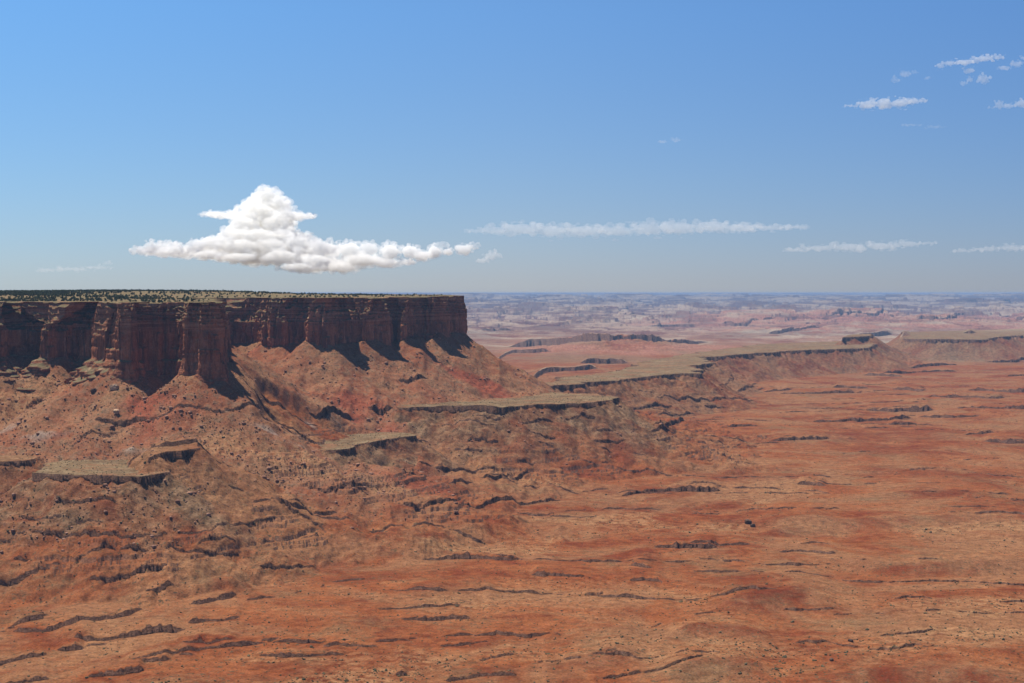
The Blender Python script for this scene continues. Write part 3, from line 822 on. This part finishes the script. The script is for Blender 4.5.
def cloud(blobs, dist, dens, label, group, flat=1.0, sub=9, spread=0.95, voxel=0.5, rough=1.0, thick=0.28, frill=0, crest=None, seed=1):
    """blobs: (px, py, rx, ry) lumps; each is broken into smaller puffs, then fused into one closed skin"""
    r_ = random.Random(seed); u = dist / F
    bv, bf = BALL; vs_, fs_ = [], []
    def ball(x, y_, z, rx, rz):
        fs_.append(bf + len(vs_) * len(bv))
        vs_.append(bv * np.array((rx, (rx + rz) / 2 * thick, rz)) + np.array((x, y_, z)))
    for px, py, rx, ry in blobs:
        X0 = (px - 512) * u; Z0 = (HY - py) * u
        ry = ry * 1.25
        deep = 0.0 if crest is None else 1.0 * max(0.0, py - crest - 4) * u      # a heap: the lower it is, the deeper it spreads
        for k_ in range(1 if deep == 0 else 5):
            ball(X0, dist + (0 if deep == 0 else (k_ - 2) / 2 * deep), Z0, rx * u * 0.72, ry * u * 0.72)
        for k_ in range(sub):
            a = r_.uniform(0, 2 * math.pi); b = r_.uniform(-1, 1); q = r_.uniform(0.6, 1.05) * spread
            s_ = r_.uniform(0.12, 0.34)
            ball(X0 + math.cos(a) * q * rx * u, dist + b * (thick * 0.6 * rx * u + deep), Z0 + math.sin(a) * q * ry * u * (1 if math.sin(a) > 0 else 0.75), s_ * (0.55 * rx + 0.45 * ry) * u, s_ * (0.35 * rx + 0.65 * ry) * u * flat)
        for k_ in range(frill):           # torn scraps round the rim
            a = r_.uniform(0, 2 * math.pi); q = r_.uniform(0.8, 1.35); s_ = r_.uniform(0.05, 0.13) * rx * u
            ball(X0 + math.cos(a) * q * rx * u, dist + r_.uniform(-.3, .3) * rx * u, Z0 + math.sin(a) * q * ry * u, s_ * 1.6, s_ * 0.55)
    me = raw_mesh('cloud', np.concatenate(vs_), np.concatenate(fs_))
    o = link('cloud', me, cloud_material('cloud_vapour', dens))
    md = o.modifiers.new('fuse', 'REMESH'); md.mode = 'VOXEL'; md.voxel_size = voxel * u
    for sc_, st in ((4.5, 2.2), (1.8, 1.2)):
        tx = bpy.data.textures.new('cloud_lumps', 'CLOUDS'); tx.noise_scale = sc_ * u; tx.noise_depth = 3
        dm_ = o.modifiers.new('lumps', 'DISPLACE'); dm_.texture = tx; dm_.strength = st * u * rough; dm_.mid_level = 0.5
        dm_.texture_coords = 'GLOBAL'
    tag(o, label, 'cloud', group)
    return o

CD = 52000
G1, G2 = 'cumulus clouds above the mesa', 'thin clouds in the upper sky'
cloud([(267, 200, 17, 10), (254, 206, 13, 8), (281, 206, 13, 7), (262, 214, 24, 10), (290, 216, 16, 5), (308, 216, 9, 2.5), (240, 216, 15, 4), (218, 215, 16, 2.5), (250, 226, 22, 8), (278, 225, 18, 8), (240, 236, 20, 7),
       (266, 238, 24, 9), (290, 237, 16, 7), (225, 244, 20, 8), (206, 248, 14, 8), (188, 251, 12, 6), (164, 249, 13, 6.5), (150, 252, 11, 4), (176, 254, 14, 4), (250, 248, 24, 8), (280, 248, 20, 9), (304, 245, 16, 9), (326, 249, 14, 8),
       (290, 258, 24, 7), (322, 262, 18, 7), (250, 259, 26, 5), (220, 256, 20, 4.5), (306, 268, 22, 4)], CD, 0.0085, 'tall white cumulus cloud heaped above the left part of the mesa', G1, sub=95, frill=3, seed=3, crest=192)
cloud([(350, 250, 14, 8), (370, 249, 11, 6.5), (390, 252, 12, 8), (410, 251, 11, 6), (422, 256, 11, 5), (362, 260, 20, 7), (342, 267, 18, 6), (386, 263, 16, 5), (408, 262, 10, 3), (434, 252, 8, 7), (442, 245, 7, 2.5), (448, 252, 7, 3.5), (464, 250, 10, 5), (474, 246, 7, 3)], CD, 0.0065, 'ragged row of low white puffs right of the tall cumulus', G1, sub=60, frill=5, seed=4, crest=243)
cloud([(492, 256, 11, 4.5), (482, 261, 9, 2.5)], CD, 0.004, 'small white puff at the right end of the low cloud row', G1, sub=12, seed=5)
cloud([(48, 270, 16, 1.6), (72, 269, 18, 1.8), (98, 268, 14, 2.2), (106, 263, 7, 2.2)], CD, 0.0020, 'faint flat cloud low over the far left of the mesa', G1, sub=12, frill=10, seed=6)
cloud([(478, 231, 14, 2), (500, 231, 18, 5), (522, 229, 22, 6), (552, 231, 24, 6), (585, 231, 24, 6), (618, 231, 24, 5.5), (648, 229, 22, 6.5), (680, 228, 24, 6.5), (712, 226, 22, 5.5), (740, 228, 22, 4), (770, 228, 20, 2.6), (796, 227, 16, 1.8)],
      CD, 0.0022, 'long flat white cloud streak low above the far plain', G2, sub=26, spread=1.0, frill=5, rough=0.8, seed=7)
cloud([(796, 250, 14, 2), (820, 248, 20, 3), (850, 247, 20, 4), (880, 246, 20, 4), (908, 244, 16, 3), (928, 243, 10, 1.6)], CD, 0.0022, 'shorter thin cloud streak right of the long flat one', G2, sub=18, spread=1.0, frill=4, rough=0.8, seed=8)
cloud([(962, 251, 12, 1.6), (985, 249, 16, 2.4), (1012, 248, 16, 3), (1042, 247, 20, 3)], CD, 0.0020, 'faint cloud streak at the right end of the low sky', G2, sub=18, spread=1.0, frill=4, rough=0.8, seed=9)
cloud([(852, 106, 9, 1.6), (868, 104, 12, 4), (884, 103, 12, 5.5), (900, 103, 12, 4.5), (914, 101, 9, 3.2), (924, 100, 6, 2)], CD, 0.0055, 'bright wispy cloud by itself below the upper right cluster', G2, sub=14, frill=12, seed=10)
cloud([(950, 63, 9, 2.6), (966, 62, 13, 3.2), (984, 59, 13, 3), (998, 57, 9, 2.2), (940, 66, 6, 3)], CD, 0.0046, 'narrow white cloud topmost in the upper right cluster', G2, sub=14, frill=12, seed=11)
cloud([(968, 71, 8, 3.2), (984, 79, 6.5, 5.5), (970, 79, 5, 3), (964, 84, 5, 2.2)], CD, 0.0044, 'small rounded cloud under the topmost narrow one', G2, sub=12, frill=12, seed=12)
cloud([(895, 80, 6, 3.6), (904, 74, 7, 3.4), (914, 72, 5, 2), (928, 78, 4, 2)], CD, 0.0026, 'faint ragged wisp left of the upper right cluster', G2, sub=12, frill=14, seed=13)
cloud([(990, 108, 6, 1.6), (999, 105, 7, 4.2), (1010, 106, 6, 3), (1022, 104, 9, 4.5), (1040, 103, 12, 4)], CD, 0.0042, 'white cloud patch cut by the right edge below the cluster', G2, sub=12, frill=12, seed=14)
cloud([(1004, 68, 7, 2.2), (1016, 64, 8, 3), (1030, 59, 10, 4)], CD, 0.0036, 'white wisp cut by the right edge beside the topmost narrow cloud', G2, sub=12, frill=12, seed=15)
cloud([(676, 140, 9, 2), (664, 142, 7, 1.4)], CD, 0.0020, 'tiny faint wisp alone in the middle of the blue sky', G2, sub=10, frill=12, seed=16)
cloud([(912, 125, 10, 1.2), (934, 127, 10, 1.3)], CD, 0.0016, 'very faint thin wisp below the bright wispy cloud', G2, sub=10, frill=12, seed=17)

# ------------------------------------------------------------------ boulders, shrubs, trees
def lump_mesh(name, seed, mat, subdiv=2, rough=0.28, squash=(1, 1, 0.8), blocky=False, balls=1):
    r_ = random.Random(seed); bm = bmesh.new()
    for b in range(balls):
        off = Vector((r_.uniform(-.45, .45), r_.uniform(-.45, .45), r_.uniform(-.1, .45))) if balls > 1 else Vector()
        s_ = r_.uniform(0.45, 0.75) if balls > 1 else 1.0
        ret = bmesh.ops.create_icosphere(bm, subdivisions=subdiv, radius=s_)
        for v in ret['verts']:
            if blocky:
                m = max(abs(v.co.x), abs(v.co.y), abs(v.co.z))
                v.co = v.co.lerp(v.co / m * 0.85, 0.55)
            v.co = Vector((v.co.x * squash[0], v.co.y * squash[1], v.co.z * squash[2])) * (1 + r_.uniform(-rough, rough)) + off
    me = bpy.data.meshes.new(name); bm.to_mesh(me); bm.free()
    me.materials.append(mat)
    return me

def baked(me):
    v = np.zeros(len(me.vertices) * 3, np.float32); me.vertices.foreach_get('co', v)
    f = np.zeros(len(me.polygons) * 3, np.int32); me.polygons.foreach_get('vertices', f)
    return v.reshape(-1, 3), f.reshape(-1, 3)

def scatter(name, stuff_name, protos, spots, label, stuff_label, cat, group, n_single=300):
    """spots: (x, y, z, size); the ones that show largest become objects of their own, the rest one mesh"""
    spots = sorted(spots, key=lambda p: -p[3] / p[1])
    for (x_, y_, z_, s_) in spots[:n_single]:
        o = bpy.data.objects.new(name, rnd.choice(protos)); COL.objects.link(o)
        o.location = (x_, y_, z_); o.rotation_euler = (0, 0, rnd.uniform(0, 6.28))
        o.scale = (s_ * rnd.uniform(.85, 1.2), s_ * rnd.uniform(.85, 1.2), s_ * rnd.uniform(.8, 1.15))
        tag(o, label, cat, group)
    rest = spots[n_single:]
    if not rest: return
    data = [baked(p) for p in protos]
    vs, fs, n0 = [], [], 0
    for (x_, y_, z_, s_) in rest:
        v, f = data[rnd.randrange(len(data))]
        a = rnd.uniform(0, 6.28); c_, s2 = math.cos(a), math.sin(a)
        w = np.stack([(v[:, 0] * c_ - v[:, 1] * s2) * s_ + x_, (v[:, 0] * s2 + v[:, 1] * c_) * s_ + y_, v[:, 2] * s_ * rnd.uniform(.8, 1.15) + z_], 1)
        vs.append(w); fs.append(f + n0); n0 += len(v)
    o = link(stuff_name, raw_mesh(stuff_name, np.concatenate(vs), np.concatenate(fs)), protos[0].materials[0])
    tag(o, stuff_label, cat, kind='stuff')

def ground_cloud(n, y0, y1, accept, pxlim=560):
    out = []
    while len(out) < n:
        m = n * 4
        yy = y0 + (y1 - y0) * rng.random(m) ** 1.4
        uu = (rng.random(m) * 2 - 1) * pxlim / F
        ri = np.clip(np.searchsorted(YR, yy), 0, NR - 1); ci = np.clip(np.searchsorted(U, uu), 0, NC - 1)
        a = accept(ri, ci)
        ok = rng.random(m) < a
        for x_, y_, z_ in zip((uu * yy)[ok], yy[ok], Z[ri, ci][ok]):
            out.append((float(x_), float(y_), float(z_)))
            if len(out) >= n: break
    return out

rock_protos = [lump_mesh('boulder', 20 + i, M_ROCK, 2, 0.10, (1, 0.85, 0.75), True) for i in range(6)]
slope_density = np.clip(talus * 1.0 + apron * 0.55, 0, 1) * (0.25 + 0.75 * sstep(-0.2, 0.3, fbm(X / 90, Y / 90, 3, 801))) * (talus_d > 6)
pts = ground_cloud(7500, 1700, 3800, lambda r, c: slope_density[r, c])
spots = [(x_, y_, z_ + 0.2, 0.5 + 0.9 * rnd.random() ** 2 + 2.6 * rnd.random() ** 14) for x_, y_, z_ in pts]
scatter('boulder', 'rubble', rock_protos, spots, 'rust-brown boulder lying on the rubble slope below the cliff', 'small broken rocks strewn over the rubble slopes', 'boulder', 'boulders on the slope below the cliff')

def lone(px, py, size, label, mat=M_ROCK, seed=1):
    c = int(np.searchsorted(PX, px)); col = HY - Z[:, c] * F / Y[:, c]
    r = int(np.argmax(col <= py))
    o = link('boulder', lump_mesh('boulder', seed, mat, 3, 0.07, (1.1, .9, .85), True))
    o.location = (float(U[c] * Y[r, c]), float(Y[r, c]), float(Z[r, c]) + size * 0.35)
    o.scale = (size, size, size); o.rotation_euler = (0.15, 0.1, rnd.uniform(0, 6))
    tag(o, label, 'boulder')
lone(114, 389, 6.5, 'largest blocky tan boulder high on the slope under the left cliff', M_PALE_ROCK, 61)
lone(93, 393, 4.2, 'dark slab-like boulder just left of the largest tan boulder', M_DARK_ROCK, 62)
lone(116, 414, 4.2, 'pale block downhill of the largest tan boulder', M_PALE_ROCK, 63)
lone(748, 524, 5.0, 'dark rock knob on the pale sand right of the middle', M_DARK_ROCK, 64)
lone(752, 527, 3.6, 'smaller dark rock beside the rock knob on the pale sand', M_DARK_ROCK, 65)
lone(850, 642, 2.3, 'dark rounded bush-sized rock alone on the red plain', M_DARK_ROCK, 66)
lone(831, 661, 2.0, 'lone dark rock on the smooth red swell near the bottom', M_DARK_ROCK, 67)

shrub_protos = [lump_mesh('shrub', 40 + i, M_SCRUB, 1, 0.22, (1, 1, .8), balls=2) for i in range(5)]
shrub_density = np.clip(0.10 + 0.9 * pale + 0.55 * apron + 0.5 * cap + 0.25 * sstep(0.0, 0.4, fbm(X / 150, Y / 150, 4, 811)), 0, 1) * (1 - 0.7 * dark)
pts = ground_cloud(14000, 1300, 4200, lambda r, c: shrub_density[r, c])
spots = [(x_, y_, z_ + 0.1, 0.6 + 0.9 * rnd.random() ** 2 + 1.5 * rnd.random() ** 16) for x_, y_, z_ in pts]
scatter('shrub', 'scrub', shrub_protos, spots, 'low dark desert shrub dotted on the red plain', 'tiny dark shrubs sprinkled over the plain and slopes', 'shrub', 'shrubs on the desert plain')

def juniper_mesh(seed):
    r_ = random.Random(seed); bm = bmesh.new()
    bmesh.ops.create_cone(bm, cap_ends=False, segments=6, radius1=0.10, radius2=0.05, depth=0.7, matrix=Matrix.Translation((0, 0, 0.3)))
    for k_ in range(70):
        a = r_.uniform(0, 6.28); rr = 0.62 * math.sqrt(r_.random()); h = r_.uniform(0.22, 1.0)
        rr *= 1 - 0.55 * max(0, (h - 0.45)) / 0.55
        c0 = Vector((rr * math.cos(a), rr * math.sin(a), h)); s_ = r_.uniform(.09, .19)
        vv = [bm.verts.new(c0 + Vector((r_.uniform(-1, 1), r_.uniform(-1, 1), r_.uniform(-1, 1))) * s_) for _ in range(3)]
        vv.append(bm.verts.new(Vector((0, 0, c0.z * 0.7))))       # each spray grows from the stem
        for t_ in ((0, 1, 2), (0, 2, 3), (0, 1, 3), (1, 2, 3)): bm.faces.new([vv[i] for i in t_])
    bmesh.ops.triangulate(bm, faces=bm.faces[:])
    me = bpy.data.meshes.new('juniper_tree'); bm.to_mesh(me); bm.free(); me.materials.append(M_JUNIPER)
    return me
tree_protos = [juniper_mesh(70 + i) for i in range(6)]
tpx = TX / TY * F + 512
tden = (td < -(inner + 3)) * np.interp(tpx, [-120, 0, 90, 130, 220, 300, 470], [1, 1, .95, .55, .40, .18, .15]) * (0.25 + 0.75 * sstep(-0.25, 0.2, fbm(TX / 120, TY / 160, 4, 821))) * (TY < 5200) * (tpx > -70)
tden *= np.interp(-td, [0, 60, 130, 400], [0.3, 0.4, 0.9, 1.0])
flat = np.flatnonzero(rng.random(tden.shape) < tden * (np.gradient(ty)[:, None] / 12.0) * 0.30)
spots = [(float(TX.ravel()[i] + rnd.uniform(-2, 2)), float(TY.ravel()[i] + rnd.uniform(-2, 2)), float(TZ.ravel()[i] - 0.1), rnd.uniform(2.6, 4.6)) for i in flat]
print('trees', len(spots))
scatter('juniper_tree', 'juniper_woodland', tree_protos, spots, 'small dark green juniper tree on the flat top of the mesa', 'scattered dark juniper woodland covering the flat mesa top', 'tree', 'juniper trees on top of the mesa')
